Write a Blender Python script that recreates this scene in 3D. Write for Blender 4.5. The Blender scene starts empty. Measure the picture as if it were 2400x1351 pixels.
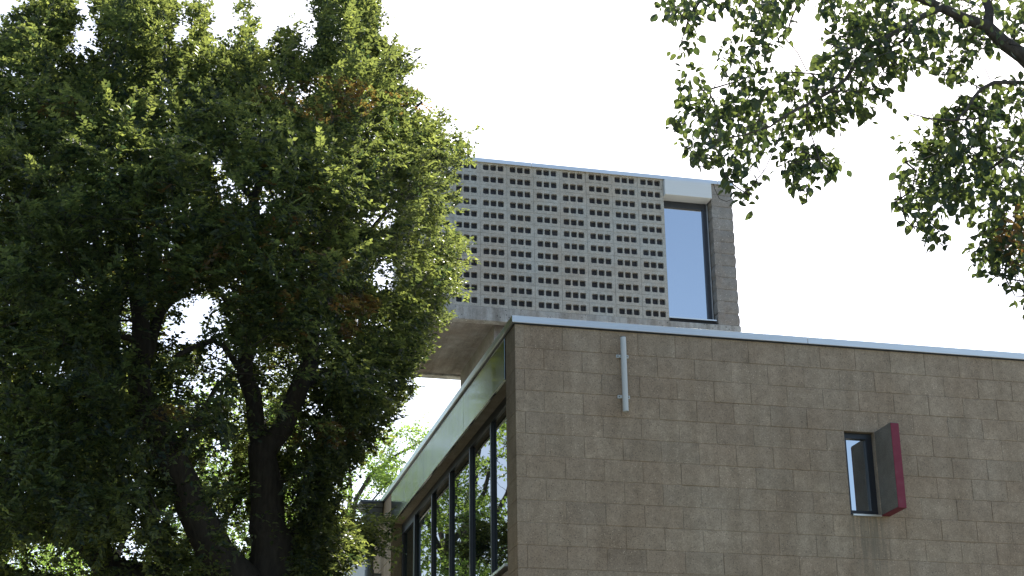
import bpy, bmesh, math, random
import numpy as np
from mathutils import Matrix, Vector

sc = bpy.context.scene
COL = sc.collection
rng = np.random.default_rng(11)
random.seed(5)

# ------------------------------------------------------------------ camera
# world: X runs along the front wall to the right, Y runs away along the side wall, Z is up
YAW, PITCH, ROLL, FPX = 0.246932941, 0.366763770, -0.0123075469, 3941.8
PW, PH = 2400.0, 1351.0
CAM = np.array([0.0, 0.0, 1.65])
_f = np.array([math.sin(YAW)*math.cos(PITCH), math.cos(YAW)*math.cos(PITCH), math.sin(PITCH)])
_r = np.array([math.cos(YAW), -math.sin(YAW), 0.0])
_u = np.cross(_r, _f)
AR = math.cos(ROLL)*_r + math.sin(ROLL)*_u
AU = -math.sin(ROLL)*_r + math.cos(ROLL)*_u
AF = _f
cam_d = bpy.data.cameras.new('camera')
cam_d.sensor_width = 36.0
cam_d.lens = 36.0*FPX/PW
cam_d.clip_start = 0.1
cam_d.clip_end = 3000
cam = bpy.data.objects.new('camera', cam_d)
COL.objects.link(cam)
cam.matrix_world = Matrix(((AR[0], AU[0], -AF[0], CAM[0]), (AR[1], AU[1], -AF[1], CAM[1]), (AR[2], AU[2], -AF[2], CAM[2]), (0, 0, 0, 1)))
sc.camera = cam

# ------------------------------------------------------------------ sky, sun, exposure
SUN_AZ = math.radians(29)      # from +Y towards +X
SUN_EL = math.radians(46)
world = bpy.data.worlds.new('World')
sc.world = world
world.use_nodes = True
wn = world.node_tree
sky = wn.nodes.new('ShaderNodeTexSky')
sky.sky_type = 'NISHITA'
sky.sun_disc = False
sky.sun_elevation = SUN_EL
sky.sun_rotation = SUN_AZ
sky.air_density = 1.0
sky.dust_density = 2.0
sky.ozone_density = 1.0
bgn = wn.nodes['Background']
bgn.inputs['Strength'].default_value = 0.13
wn.links.new(sky.outputs[0], bgn.inputs['Color'])
sun_d = bpy.data.lights.new('sun', 'SUN')
sun_d.energy = 5.0
sun_d.angle = math.radians(0.55)
sun_d.color = (1.0, 0.95, 0.86)
sun = bpy.data.objects.new('sun', sun_d)
COL.objects.link(sun)
sdir = Vector((math.sin(SUN_AZ)*math.cos(SUN_EL), math.cos(SUN_AZ)*math.cos(SUN_EL), math.sin(SUN_EL)))
sun.rotation_euler = sdir.to_track_quat('Z', 'Y').to_euler()
sun.location = (10, 60, 60)
sc.view_settings.view_transform = 'Standard'
sc.view_settings.look = 'None'
sc.view_settings.gamma = 1.0
sc.view_settings.use_curve_mapping = False
sc.view_settings.exposure = 1.08
sc.render.engine = 'CYCLES'
sc.cycles.max_bounces = 8
sc.cycles.transparent_max_bounces = 8

# ------------------------------------------------------------------ helpers
def tag(o, label=None, cat=None, group=None, kind=None):
    if label: o['label'] = label
    if cat: o['category'] = cat
    if group: o['group'] = group
    if kind: o['kind'] = kind
    return o

def empty(name, loc=(0, 0, 0), parent=None):
    o = bpy.data.objects.new(name, None)
    o.location = loc
    o.empty_display_size = 0.2
    if parent: o.parent = parent
    COL.objects.link(o)
    return o

def link(name, me, mat=None, parent=None, loc=(0, 0, 0)):
    o = bpy.data.objects.new(name, me)
    if mat and not me.materials: me.materials.append(mat)
    o.location = loc
    if parent: o.parent = parent
    COL.objects.link(o)
    return o

class MB:
    """collects shapes, then builds ONE mesh"""
    def __init__(self): self.v, self.f = [], []
    def add(self, vs, fs):
        n = len(self.v)
        self.v += [tuple(p) for p in vs]
        self.f += [tuple(i+n for i in q) for q in fs]
        return self
    def box(self, x0, x1, y0, y1, z0, z1):
        return self.add([(x0, y0, z0), (x1, y0, z0), (x1, y1, z0), (x0, y1, z0), (x0, y0, z1), (x1, y0, z1), (x1, y1, z1), (x0, y1, z1)],
                        [(0, 3, 2, 1), (4, 5, 6, 7), (0, 1, 5, 4), (1, 2, 6, 5), (2, 3, 7, 6), (3, 0, 4, 7)])
    def tube(self, pts, rads, n=12, caps=True):
        pts = [Vector(p) for p in pts]
        vs, fs = [], []
        ref = Vector((0, 0, 1))
        for i, p in enumerate(pts):
            d = (pts[min(i+1, len(pts)-1)] - pts[max(i-1, 0)]).normalized()
            a = d.cross(ref if abs(d.z) < .9 else Vector((0, 1, 0))).normalized()
            b = d.cross(a)
            r = rads[i] if hasattr(rads, '__len__') else rads
            for k in range(n):
                t = 2*math.pi*k/n
                vs.append(p + a*math.cos(t)*r + b*math.sin(t)*r)
        for i in range(len(pts)-1):
            for k in range(n):
                fs.append((i*n+k, i*n+(k+1) % n, (i+1)*n+(k+1) % n, (i+1)*n+k))
        if caps:
            fs.append(tuple(range(n-1, -1, -1)))
            fs.append(tuple((len(pts)-1)*n+k for k in range(n)))
        return self.add(vs, fs)
    def mesh(self, name):
        me = bpy.data.meshes.new(name)
        me.from_pydata(self.v, [], self.f)
        bm = bmesh.new(); bm.from_mesh(me)
        bmesh.ops.recalc_face_normals(bm, faces=bm.faces)
        bm.to_mesh(me); bm.free()
        return me
    def build(self, name, mat, parent=None, bevel=0.0, smooth=False, loc=(0, 0, 0)):
        me = self.mesh(name)
        if smooth:
            me.polygons.foreach_set('use_smooth', [True]*len(me.polygons))
        o = link(name, me, mat, parent, loc)
        if bevel:
            m = o.modifiers.new('bevel', 'BEVEL'); m.width = bevel; m.segments = 2; m.limit_method = 'ANGLE'
        return o

def nmat(name):
    m = bpy.data.materials.new(name); m.use_nodes = True
    nt = m.node_tree
    return m, nt, nt.nodes['Principled BSDF'], nt.nodes['Material Output']

def N(nt, t, **kw):
    n = nt.nodes.new(t)
    for k, v in kw.items():
        if k in n.inputs: n.inputs[k].default_value = v
        else: setattr(n, k, v)
    return n

def ramp(nt, fac, stops):
    r = nt.nodes.new('ShaderNodeValToRGB')
    e = r.color_ramp.elements
    while len(e) < len(stops): e.new(0.5)
    for i, (p, c) in enumerate(stops):
        e[i].position = p; e[i].color = (*c, 1) if len(c) == 3 else c
    nt.links.new(fac, r.inputs[0])
    return r.outputs[0]

def mixc(nt, fac, a, b, mode='MIX'):
    m = nt.nodes.new('ShaderNodeMix'); m.data_type = 'RGBA'; m.blend_type = mode
    for s, v in ((m.inputs[0], fac), (m.inputs[6], a), (m.inputs[7], b)):
        if hasattr(v, 'links'): nt.links.new(v, s)
        else: s.default_value = v if not isinstance(v, tuple) or len(v) != 3 else (*v, 1)
    return m.outputs[2]

def noise(nt, scale, detail=4, rough=.6, vec=None):
    n = N(nt, 'ShaderNodeTexNoise'); n.inputs['Scale'].default_value = scale
    n.inputs['Detail'].default_value = detail; n.inputs['Roughness'].default_value = rough
    if vec: nt.links.new(vec, n.inputs['Vector'])
    return n.outputs['Fac']

def bump(nt, h, strength, dist, bsdf):
    b = N(nt, 'ShaderNodeBump'); b.inputs['Strength'].default_value = strength; b.inputs['Distance'].default_value = dist
    nt.links.new(h, b.inputs['Height']); nt.links.new(b.outputs[0], bsdf.inputs['Normal'])

# ------------------------------------------------------------------ materials
def concrete_mat(name, base, var=.16, pores=True, tint=True, streak=False, pore_scale=38, warm=(1.06, .98, .9), cool=(.95, 1.0, 1.03), soft_streak=False):
    m, nt, b, out = nmat(name)
    geo = N(nt, 'ShaderNodeNewGeometry').outputs['Position']
    big = noise(nt, 1.6, 5, .6, geo)
    mid = noise(nt, 9, 6, .7, geo)
    fine = noise(nt, 95, 3, .7, geo)
    c = ramp(nt, big, [(.3, tuple(x*(1-var)*w for x, w in zip(base, warm))), (.7, tuple(x*(1+var)*w for x, w in zip(base, cool)))])
    c = mixc(nt, 1.0, c, ramp(nt, mid, [(.25, (.78,)*3), (.75, (1.2,)*3)]), 'MULTIPLY')
    c = mixc(nt, 1.0, c, ramp(nt, fine, [(.3, (.72,)*3), (.7, (1.25,)*3)]), 'MULTIPLY')
    if tint:
        sat = 1.0 if tint is True else tint
        oi = N(nt, 'ShaderNodeObjectInfo').outputs['Random']
        c = mixc(nt, sat, c, ramp(nt, oi, [(0, (.92, .91, .90)), (.25, (1.02, .99, .96)), (.5, (.97, .975, .97)), (.75, (1.06, 1.05, 1.03)), (1, (1.0, .97, .94))]), 'MULTIPLY')
    h = fine
    if pores:
        v = N(nt, 'ShaderNodeTexVoronoi'); v.inputs['Scale'].default_value = pore_scale
        nt.links.new(geo, v.inputs['Vector'])
        # only some cells hold a pore or a pale pebble
        sep = N(nt, 'ShaderNodeSeparateColor'); nt.links.new(v.outputs['Color'], sep.inputs[0])
        pick = ramp(nt, sep.outputs[0], [(.72, (0,)*3), (.76, (1,)*3)])
        dot = ramp(nt, v.outputs['Distance'], [(.16, (1,)*3), (.3, (0,)*3)])
        pm = mixc(nt, 1.0, pick, dot, 'MULTIPLY')
        c = mixc(nt, pm, c, tuple(x*.38 for x in base))
        pick2 = ramp(nt, sep.outputs[1], [(.93, (0,)*3), (.95, (1,)*3)])
        pm2 = mixc(nt, 1.0, pick2, dot, 'MULTIPLY')
        c = mixc(nt, pm2, c, tuple(min(.75, x*1.9) for x in base))
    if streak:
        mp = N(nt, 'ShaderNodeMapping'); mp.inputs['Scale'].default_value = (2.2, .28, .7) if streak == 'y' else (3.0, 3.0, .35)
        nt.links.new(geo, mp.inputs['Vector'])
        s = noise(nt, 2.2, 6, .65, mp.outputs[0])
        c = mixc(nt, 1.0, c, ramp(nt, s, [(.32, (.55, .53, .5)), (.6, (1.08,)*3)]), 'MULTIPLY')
    if soft_streak:
        mp = N(nt, 'ShaderNodeMapping'); mp.inputs['Scale'].default_value = (5.0, 5.0, .45)
        nt.links.new(geo, mp.inputs['Vector'])
        c = mixc(nt, 1.0, c, ramp(nt, noise(nt, 1.4, 6, .65, mp.outputs[0]), [(.3, (.86, .85, .83)), (.62, (1.04,)*3)]), 'MULTIPLY')
        # run-off stain below the sill of the small window
        sx = N(nt, 'ShaderNodeSeparateXYZ'); nt.links.new(geo, sx.inputs[0])
        def mr(v, a, b_):
            q = N(nt, 'ShaderNodeMapRange'); q.interpolation_type = 'SMOOTHSTEP'
            q.inputs['From Min'].default_value = a; q.inputs['From Max'].default_value = b_
            nt.links.new(v, q.inputs['Value']); return q.outputs[0]
        def mul(a, b_):
            q = N(nt, 'ShaderNodeMath'); q.operation = 'MULTIPLY'; nt.links.new(a, q.inputs[0]); nt.links.new(b_, q.inputs[1]); return q.outputs[0]
        k = mul(mul(mr(sx.outputs[0], 6.60, 6.74), mr(sx.outputs[0], 7.10, 6.96)), mul(mr(sx.outputs[2], 4.25, 5.1), mr(sx.outputs[2], 5.22, 5.18)))
        mp3 = N(nt, 'ShaderNodeMapping'); mp3.inputs['Scale'].default_value = (16, 16, .8); nt.links.new(geo, mp3.inputs['Vector'])
        k = mul(k, ramp(nt, noise(nt, 1.6, 4, .6, mp3.outputs[0]), [(.35, (0,)*3), (.6, (1,)*3)]))
        c = mixc(nt, k, c, (.21, .18, .135))
    nt.links.new(c, b.inputs['Base Color'])
    b.inputs['Roughness'].default_value = .93
    b.inputs['Specular IOR Level'].default_value = .2
    bump(nt, h, .5, .004, b)
    return m

M = {}
M['block'] = concrete_mat('concrete_block', (.372, .300, .228), pore_scale=62, var=.10, soft_streak=True, warm=(1.03, .99, .95), cool=(.99, 1.0, 1.0))
M['mortar'] = concrete_mat('mortar', (.355, .288, .220), tint=False, pores=False)
M['screen'] = concrete_mat('grey_screen_block', (.41, .402, .366), pore_scale=45, var=.06, tint=.45)
M['screen_mortar'] = concrete_mat('grey_mortar', (.34, .333, .305), tint=False, pores=False, var=.06)
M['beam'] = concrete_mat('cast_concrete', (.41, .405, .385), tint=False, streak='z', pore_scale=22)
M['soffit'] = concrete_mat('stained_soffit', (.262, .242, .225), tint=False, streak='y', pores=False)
M['fin'] = concrete_mat('fin_concrete', (.215, .198, .168), tint=False, pores=False)
M['roof'] = concrete_mat('roof_gravel', (.36, .34, .31), tint=False, pores=False)
M['rock'] = concrete_mat('rough_block', (.275, .26, .24), pore_scale=40)
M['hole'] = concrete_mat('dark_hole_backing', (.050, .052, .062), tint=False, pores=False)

def metal_mat(name, col, rough, metallic=1.0, brush='x', var=.08, stain=0.0):
    m, nt, b, out = nmat(name)
    geo = N(nt, 'ShaderNodeNewGeometry').outputs['Position']
    mp = N(nt, 'ShaderNodeMapping')
    mp.inputs['Scale'].default_value = {'x': (1, 30, 60), 'y': (30, 1, 60), 'z': (6, 6, .4)}[brush]
    nt.links.new(geo, mp.inputs['Vector'])
    s = noise(nt, 3, 5, .6, mp.outputs[0])
    c = ramp(nt, s, [(.3, tuple(x*(1-var) for x in col)), (.7, tuple(min(1, x*(1+var)) for x in col))])
    if stain:
        mp2 = N(nt, 'ShaderNodeMapping'); mp2.inputs['Scale'].default_value = (1, 2.6, .5)
        nt.links.new(geo, mp2.inputs['Vector'])
        s2 = noise(nt, 1.5, 6, .65, mp2.outputs[0])
        c = mixc(nt, 1.0, c, ramp(nt, s2, [(.3, (1-stain,)*3), (.65, (1.0,)*3)]), 'MULTIPLY')
        rr = ramp(nt, s2, [(.3, (rough*1.5,)*3), (.7, (rough*.75,)*3)])
        nt.links.new(rr, b.inputs['Roughness'])
    else:
        b.inputs['Roughness'].default_value = rough
    nt.links.new(c, b.inputs['Base Color'])
    b.inputs['Metallic'].default_value = metallic
    return m

M['alu'] = metal_mat('aluminium_coping', (.72, .71, .68), .4)
M['alu_side'] = metal_mat('aluminium_side_coping', (.74, .76, .77), .32, brush='y')
M['zinc'] = metal_mat('zinc_panel', (.36, .38, .36), .15, brush='z', stain=.4)
M['white'] = metal_mat('white_coated_panel', (.66, .69, .69), .45, metallic=0.0, var=.03)
M['pipe_white'] = metal_mat('weathered_white_pipe', (.62, .64, .63), .5, metallic=0.0, brush='z', var=.1)
M['lead'] = metal_mat('grey_zinc_pipe', (.16, .175, .185), .5, metallic=0.3, brush='z', var=.2)
M['frame'] = metal_mat('dark_window_frame', (.026, .029, .036), .38, metallic=0.0, var=.1)
M['bolt'] = metal_mat('steel_bolt', (.2, .2, .2), .5)
M['render_white'] = metal_mat('white_wall', (.6, .62, .65), .8, metallic=0.0, brush='z', var=.06)
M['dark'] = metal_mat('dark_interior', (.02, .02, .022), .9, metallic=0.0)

def red_mat():
    m, nt, b, out = nmat('worn_red_paint')
    geo = N(nt, 'ShaderNodeNewGeometry').outputs['Position']
    s = noise(nt, 14, 6, .65, geo); s2 = noise(nt, 45, 4, .6, geo)
    c = ramp(nt, s, [(.3, (.19, .014, .034)), (.6, (.22, .024, .05)), (.8, (.20, .07, .085))])
    c = mixc(nt, ramp(nt, s2, [(.66, (0,)*3), (.74, (1,)*3)]), c, (.12, .05, .05))
    nt.links.new(c, b.inputs['Base Color']); b.inputs['Roughness'].default_value = .6
    return m
M['red'] = red_mat()

def glass_mat(name, tint, ior, rough=0.0):
    m, nt, b, out = nmat(name)
    b.inputs['Base Color'].default_value = (*tint, 1)
    b.inputs['Roughness'].default_value = rough
    b.inputs['IOR'].default_value = ior
    geo = N(nt, 'ShaderNodeNewGeometry').outputs['Position']
    bump(nt, noise(nt, 1.3, 2, .5, geo), .05, .01, b)
    return m
M['glass'] = glass_mat('coated_window_glass', (.012, .018, .024), 9.0)
M['glass_side'] = glass_mat('side_window_glass', (.006, .014, .013), 4.6)

def bark_mat(name, c0, c1):
    m, nt, b, out = nmat(name)
    geo = N(nt, 'ShaderNodeNewGeometry').outputs['Position']
    mp = N(nt, 'ShaderNodeMapping'); mp.inputs['Scale'].default_value = (9, 9, 2.2)
    nt.links.new(geo, mp.inputs['Vector'])
    s = noise(nt, 3, 7, .65, mp.outputs[0])
    nt.links.new(ramp(nt, s, [(.3, c0), (.7, c1)]), b.inputs['Base Color'])
    b.inputs['Roughness'].default_value = .9
    bump(nt, s, .8, .02, b)
    return m
M['bark'] = bark_mat('beech_bark', (.022, .019, .016), (.062, .053, .044))
M['bark2'] = bark_mat('dark_bark', (.035, .03, .026), (.10, .085, .07))

def leaf_mat(name, dark, light, tdark, tlight, trans=.45, rough=.45, spec=.35):
    m, nt, b, out = nmat(name)
    at = N(nt, 'ShaderNodeAttribute'); at.attribute_name = 'tint'
    br = N(nt, 'ShaderNodeAttribute'); br.attribute_name = 'brown'
    oi = N(nt, 'ShaderNodeObjectInfo')
    c = ramp(nt, at.outputs['Fac'], [(0, dark), (1, light)])
    t = ramp(nt, at.outputs['Fac'], [(0, tdark), (1, tlight)])
    c = mixc(nt, br.outputs['Fac'], c, (.15, .075, .03))
    t = mixc(nt, br.outputs['Fac'], t, (.34, .16, .035))
    nt.links.new(c, b.inputs['Base Color'])
    b.inputs['Roughness'].default_value = rough
    b.inputs['Specular IOR Level'].default_value = spec
    tr = N(nt, 'ShaderNodeBsdfTranslucent'); nt.links.new(t, tr.inputs['Color'])
    mx = N(nt, 'ShaderNodeMixShader'); mx.inputs[0].default_value = trans
    nt.links.new(b.outputs[0], mx.inputs[1]); nt.links.new(tr.outputs[0], mx.inputs[2])
    nt.links.new(mx.outputs[0], out.inputs['Surface'])
    return m
M['beech'] = leaf_mat('beech_leaf', (.010, .021, .017), (.022, .038, .023), (.055, .095, .03), (.50, .57, .12), trans=.43)
M['ovate'] = leaf_mat('ovate_leaf', (.022, .040, .027), (.046, .072, .036), (.065, .11, .03), (.30, .37, .08), trans=.36, rough=.4)
M['mid'] = leaf_mat('mid_leaf', (.03, .055, .02), (.06, .10, .03), (.12, .20, .03), (.3, .4, .07), trans=.42)
M['far'] = leaf_mat('far_leaf', (.05, .09, .03), (.10, .16, .05), (.22, .38, .06), (.45, .60, .12), trans=.5)

def ground_mat():
    m, nt, b, out = nmat('ground_cover')
    geo = N(nt, 'ShaderNodeNewGeometry').outputs['Position']
    a = noise(nt, .25, 6, .6, geo); f2 = noise(nt, 18, 4, .7, geo)
    c = ramp(nt, a, [(.42, (.075, .10, .035)), (.56, (.24, .22, .19))])
    c = mixc(nt, 1.0, c, ramp(nt, f2, [(.3, (.75,)*3), (.7, (1.2,)*3)]), 'MULTIPLY')
    nt.links.new(c, b.inputs['Base Color']); b.inputs['Roughness'].default_value = .95
    return m

# ------------------------------------------------------------------ ground
g = MB(); n = 24
for i in range(n+1):
    for j in range(n+1):
        g.v.append(((i/n-.5)*1600, (j/n-.5)*1600, 0.0))
for i in range(n):
    for j in range(n):
        g.f.append((i*(n+1)+j, (i+1)*(n+1)+j, (i+1)*(n+1)+j+1, i*(n+1)+j+1))
gr = g.build('ground', ground_mat()); tag(gr, kind='structure')

# ------------------------------------------------------------------ block building
FY, SX = 13.9, 3.525              # front face, side face
TOP = 6.82                        # underside of coping
WX0, WX1, WZ0, WZ1 = 6.675, 6.975, 5.19, 5.99
END_Y = 27.0
RIGHT_X = 13.0
house = empty('concrete_block_building', (SX, FY, 0))
tag(house, 'low brown concrete block building with metal coping, a glazed side and one small window', 'building')
HP = Matrix.Translation((-SX, -FY, 0))
def hb(mb, name, mat, parent=house, bevel=0.0, smooth=False):
    """build in world coordinates under the house (or one of its parts)"""
    if parent is house:
        mb.v = [(x-SX, y-FY, z) for x, y, z in mb.v]
    else:
        off = Vector((SX, FY, 0))
        mb.v = [(x-off.x, y-off.y, z) for x, y, z in mb.v]
    return mb.build(name, mat, parent, bevel, smooth)

core = MB()
cy0, cy1 = FY+.0045, FY+.30
core.box(SX+.005, WX0, cy0, cy1, 0, TOP)
core.box(WX1, RIGHT_X, cy0, cy1, 0, TOP)
core.box(WX0, WX1, cy0, cy1, WZ1, TOP)
core.box(WX0, WX1, cy0, cy1, 0, WZ0)
wall = hb(core, 'wall', M['mortar'])

def chamfer_block(w, d, h, c=.0024):
    """block: front face at y=0 with a chamfered arris, x 0..w, z 0..h, back at y=d"""
    v = [(c, 0, c), (w-c, 0, c), (w-c, 0, h-c), (c, 0, h-c), (0, c, 0), (w, c, 0), (w, c, h), (0, c, h), (0, d, 0), (w, d, 0), (w, d, h), (0, d, h)]
    f = [(0, 1, 2, 3), (4, 5, 1, 0), (5, 6, 2, 1), (6, 7, 3, 2), (7, 4, 0, 3), (4, 8, 9, 5), (5, 9, 10, 6), (6, 10, 11, 7), (7, 11, 8, 4)]
    return v, f

GAP = .0048
_cache = {}
def block_mesh(w, d, h):
    k = (round(w, 3), round(d, 3), round(h, 3))
    if k not in _cache:
        me = bpy.data.meshes.new('concrete_block')
        v, f = chamfer_block(*k)
        me.from_pydata(v, [], f); me.materials.append(M['block'])
        _cache[k] = me
    return _cache[k]

rest = MB()                        # blocks below the picture's edge and right of it
H = .20
row = 0
z1 = TOP-.03                       # first bed joint level
while z1 > .1:
    z0 = max(z1-H, 0)
    start = 3.61 if row % 2 == 0 else 3.79
    edges = [SX] + list(np.arange(start, RIGHT_X, .36))
    for i in range(len(edges)-1):
        a, b_ = edges[i], edges[i+1]
        segs = [(a, b_)]
        if z0 < WZ1-.05 and z1 > WZ0+.05:
            segs = []
            if a < WX0: segs.append((a, min(b_, WX0)))
            if b_ > WX1: segs.append((max(a, WX1), b_))
            if b_ <= WX0 or a >= WX1: segs = [(a, b_)]
        for (p, q) in segs:
            if q-p < .02: continue
            w = q-p-GAP
            zt = (TOP-.002 if row == 0 else z1-GAP)
            d = .36-GAP if p == SX else .06
            x = p if p == SX else p+GAP/2
            if p == SX: w += GAP/2
            jy = float(rng.normal(0, .0011))
            if row < 12 and p < 8.75:
                o = link('concrete_block', block_mesh(w, d, zt-z0), None, wall, (x-SX, (0 if p == SX else jy), z0))
                o.rotation_euler = (float(rng.normal(0, .0022)), 0, float(rng.normal(0, .0016)) if p > SX else 0)
            else:
                v, f = chamfer_block(w, d, zt-z0)
                rest.add([(vx+x, vy+FY, vz+z0) for vx, vy, vz in v], f)
    z1 -= H; row += 1
ro = hb(rest, 'concrete_block', M['block'], wall); tag(ro, kind='stuff')

# side wall: solid far end, pillar at the corner is made of the corner blocks above
PIL = FY+.36
sw = MB()
GZ0, GZ1 = 4.70, 6.40              # glass opening, sill and head
FAR0, FAR1 = 20.25, 22.1
sw.box(SX+.007, SX+.30, FAR0+.004, END_Y, 0, TOP)
sw.box(SX+.007, SX+.30, cy1+.005, FAR0, 0, GZ0-.06)
side_wall = hb(sw, 'wall', M['mortar'])

def side_block(y0, y1, z0, z1, parent, obj=True, acc=None):
    # block whose face looks to -X; local mesh is turned so that its x runs along +Y
    L = y1-y0-GAP
    v, f = chamfer_block(L, .05, z1-z0-GAP)
    jx = float(rng.normal(0, .001))
    vs = [(SX+jx+b, y0+GAP/2+a, z0+c) for a, b, c in v]
    if obj:
        m = MB(); m.add(vs, f); hb(m, 'concrete_block', M['block'], parent)
    else:
        acc.add(vs, f)
acc = MB()
row = 0; z1 = TOP-.03
while z1 > .1:
    z0 = max(z1-H, 0)
    zt = TOP-.002 if row == 0 else z1
    st = FAR0 if row % 2 == 0 else FAR0-.18
    y = st
    while y < FAR1-.02:
        a, b_ = max(y, FAR0), min(y+.36, FAR1)
        side_block(a, b_, z0, zt, side_wall, row < 8, acc)
        y += .36
    if z1 <= GZ0-.05:
        y = PIL+ (0 if row % 2 == 0 else -.18)
        while y < FAR0-.02:
            a, b_ = max(y, PIL), min(y+.36, FAR0)
            side_block(a, b_, z0, zt, side_wall, row < 12 and a < 16, acc)
            y += .36
    z1 -= H; row += 1
ao = hb(acc, 'concrete_block', M['block'], side_wall); tag(ao, kind='stuff')
m = MB().box(SX-.02, SX+.006, FAR1+.01, END_Y, 0, TOP-.002)
wp = hb(m, 'white_wall_panel', M['render_white'])

# roof deck and the two remaining outer walls
hb(MB().box(SX+.31, RIGHT_X-.01, cy1+.01, END_Y-.01, 6.45, 6.60), 'roof', M['roof'])
hb(MB().box(RIGHT_X-.3, RIGHT_X, cy1+.02, END_Y-.31, 0, TOP).box(SX+.31, RIGHT_X, END_Y-.3, END_Y, 0, TOP), 'rear_wall', M['mortar'])

# coping: front lengths and side lengths with open joints
CZ0, CZ1 = TOP, 6.882
def coping_len(name, kind, a, b_, mat):
    m = MB()
    if kind == 'front':
        m.box(a, b_, FY-.030, FY+.30, CZ0+.0, CZ1)
        m.box(a+.001, b_-.001, FY-.030, FY-.027, CZ0-.004, CZ0-.0002)
    else:
        m.box(SX-.030, SX+.30, a, b_, CZ0+.0, CZ1)
    return hb(m, name, mat, bevel=.003)
xs = [SX-.030, 6.367, 9.36, 12.3, RIGHT_X]
for i in range(len(xs)-1):
    coping_len('coping', 'front', xs[i]+(.0 if i == 0 else .003), xs[i+1]-.001, M['alu'])
ys = [FY+.302, 14.95, 17.9, 20.9, 23.9, END_Y]
for i in range(len(ys)-1):
    coping_len('coping', 'side', ys[i]+.002, ys[i+1]-.002, M['alu_side'])
# dark shadow batten below the coping
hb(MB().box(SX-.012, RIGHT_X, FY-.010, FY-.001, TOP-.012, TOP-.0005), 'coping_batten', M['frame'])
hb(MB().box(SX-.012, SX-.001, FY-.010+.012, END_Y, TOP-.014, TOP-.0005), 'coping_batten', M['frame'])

# metal fascia over the side glazing
for a, b_ in ((PIL+.02, 16.05), (16.05, 18.15), (18.15, FAR0-.003)):
    hb(MB().box(SX-.006, SX+.02, a+.003, b_-.003, GZ1, TOP-.016), 'fascia_panel', M['zinc'], bevel=.003)
# soffit under the fascia, far jamb
hb(MB().box(SX+.021, SX+.34, PIL+.01, FAR0-.002, GZ1+.012, TOP-.02), 'lintel', M['mortar'])

# side window: frame members, mullions, panes, sill
GX = SX+.10
win = hb(MB().box(GX+.035, GX+.10, PIL+.002, FAR0-.004, GZ1-.07, GZ1+.010), 'side_window', M['frame'])
hb(MB().box(GX+.035, GX+.10, PIL+.002, FAR0-.004, GZ0, GZ0+.07), 'frame', M['frame'], win)
mull = [15.42, 16.36, 17.36, 18.34, 19.38]
for y in (PIL+.032, FAR0-.036):
    hb(MB().box(GX+.033, GX+.10, y-.029, y+.029, GZ0+.071, GZ1-.071), 'frame', M['frame'], win)
for y in mull:
    hb(MB().box(GX+.026, GX+.10, y-.024, y+.024, GZ0+.071, GZ1-.071), 'mullion', M['frame'], win, bevel=.003)
e = [PIL+.06] + mull + [FAR0-.065]
for i in range(len(e)-1):
    a, b_ = e[i]+(.024 if i else 0), e[i+1]-(.024 if i < len(e)-2 else 0)
    if i == len(e)-2:               # the last bay opens: a sash inside the frame
        for q in (a+.03, b_-.03):
            hb(MB().box(GX+.03, GX+.07, q-.028, q+.028, GZ0+.075, GZ1-.075), 'sash', M['frame'], win)
        hb(MB().box(GX+.03, GX+.07, a+.06, b_-.06, GZ1-.13, GZ1-.075), 'sash', M['frame'], win)
        a += .058; b_ -= .058
    hb(MB().box(GX+.055, GX+.075, a, b_, GZ0+.07, GZ1-.07), 'pane', M['glass_side'], win)
sill = hb(MB().box(SX-.03, GX+.034, PIL+.002, FAR0-.004, GZ0-.028, GZ0-.004), 'sill', M['alu_side'], win)
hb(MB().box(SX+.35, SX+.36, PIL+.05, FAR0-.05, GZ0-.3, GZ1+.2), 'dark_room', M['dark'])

# small front window with frame, pane, sill and red-edged fin
w2 = hb(MB().box(WX0+.001, WX1-.001, FY+.055, FY+.115, WZ1-.055, WZ1-.001), 'small_window', M['frame'])
hb(MB().box(WX0+.001, WX1-.001, FY+.055, FY+.115, WZ0+.012, WZ0+.06), 'frame', M['frame'], w2)
hb(MB().box(WX0+.001, WX0+.038, FY+.055, FY+.115, WZ0+.061, WZ1-.056), 'frame', M['frame'], w2)
hb(MB().box(WX1-.062, WX1-.001, FY+.055, FY+.115, WZ0+.061, WZ1-.056), 'frame', M['frame'], w2)
hb(MB().box(WX0+.038, WX1-.062, FY+.085, FY+.10, WZ0+.06, WZ1-.055), 'pane', M['glass'], w2)
hb(MB().box(WX0+.012, WX1-.003, FY-.022, FY+.054, WZ0-.006, WZ0+.010), 'sill', M['alu'], w2)
fin = MB().box(WX1+.004, WX1+.082, FY-.338, FY-.001, WZ0+.012, WZ1+.004)
fo = hb(fin, 'window_fin', M['fin'], bevel=.004)
hb(MB().box(WX1+.003, WX1+.084, FY-.346, FY-.3385, WZ0+.004, WZ1-.004), 'red_edge', M['red'], fo, bevel=.002)
hb(MB().box(WX1+.003, WX1+.084, FY-.338, FY-.001, WZ0+.004, WZ0+.0115), 'red_underside', M['red'], fo)

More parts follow.
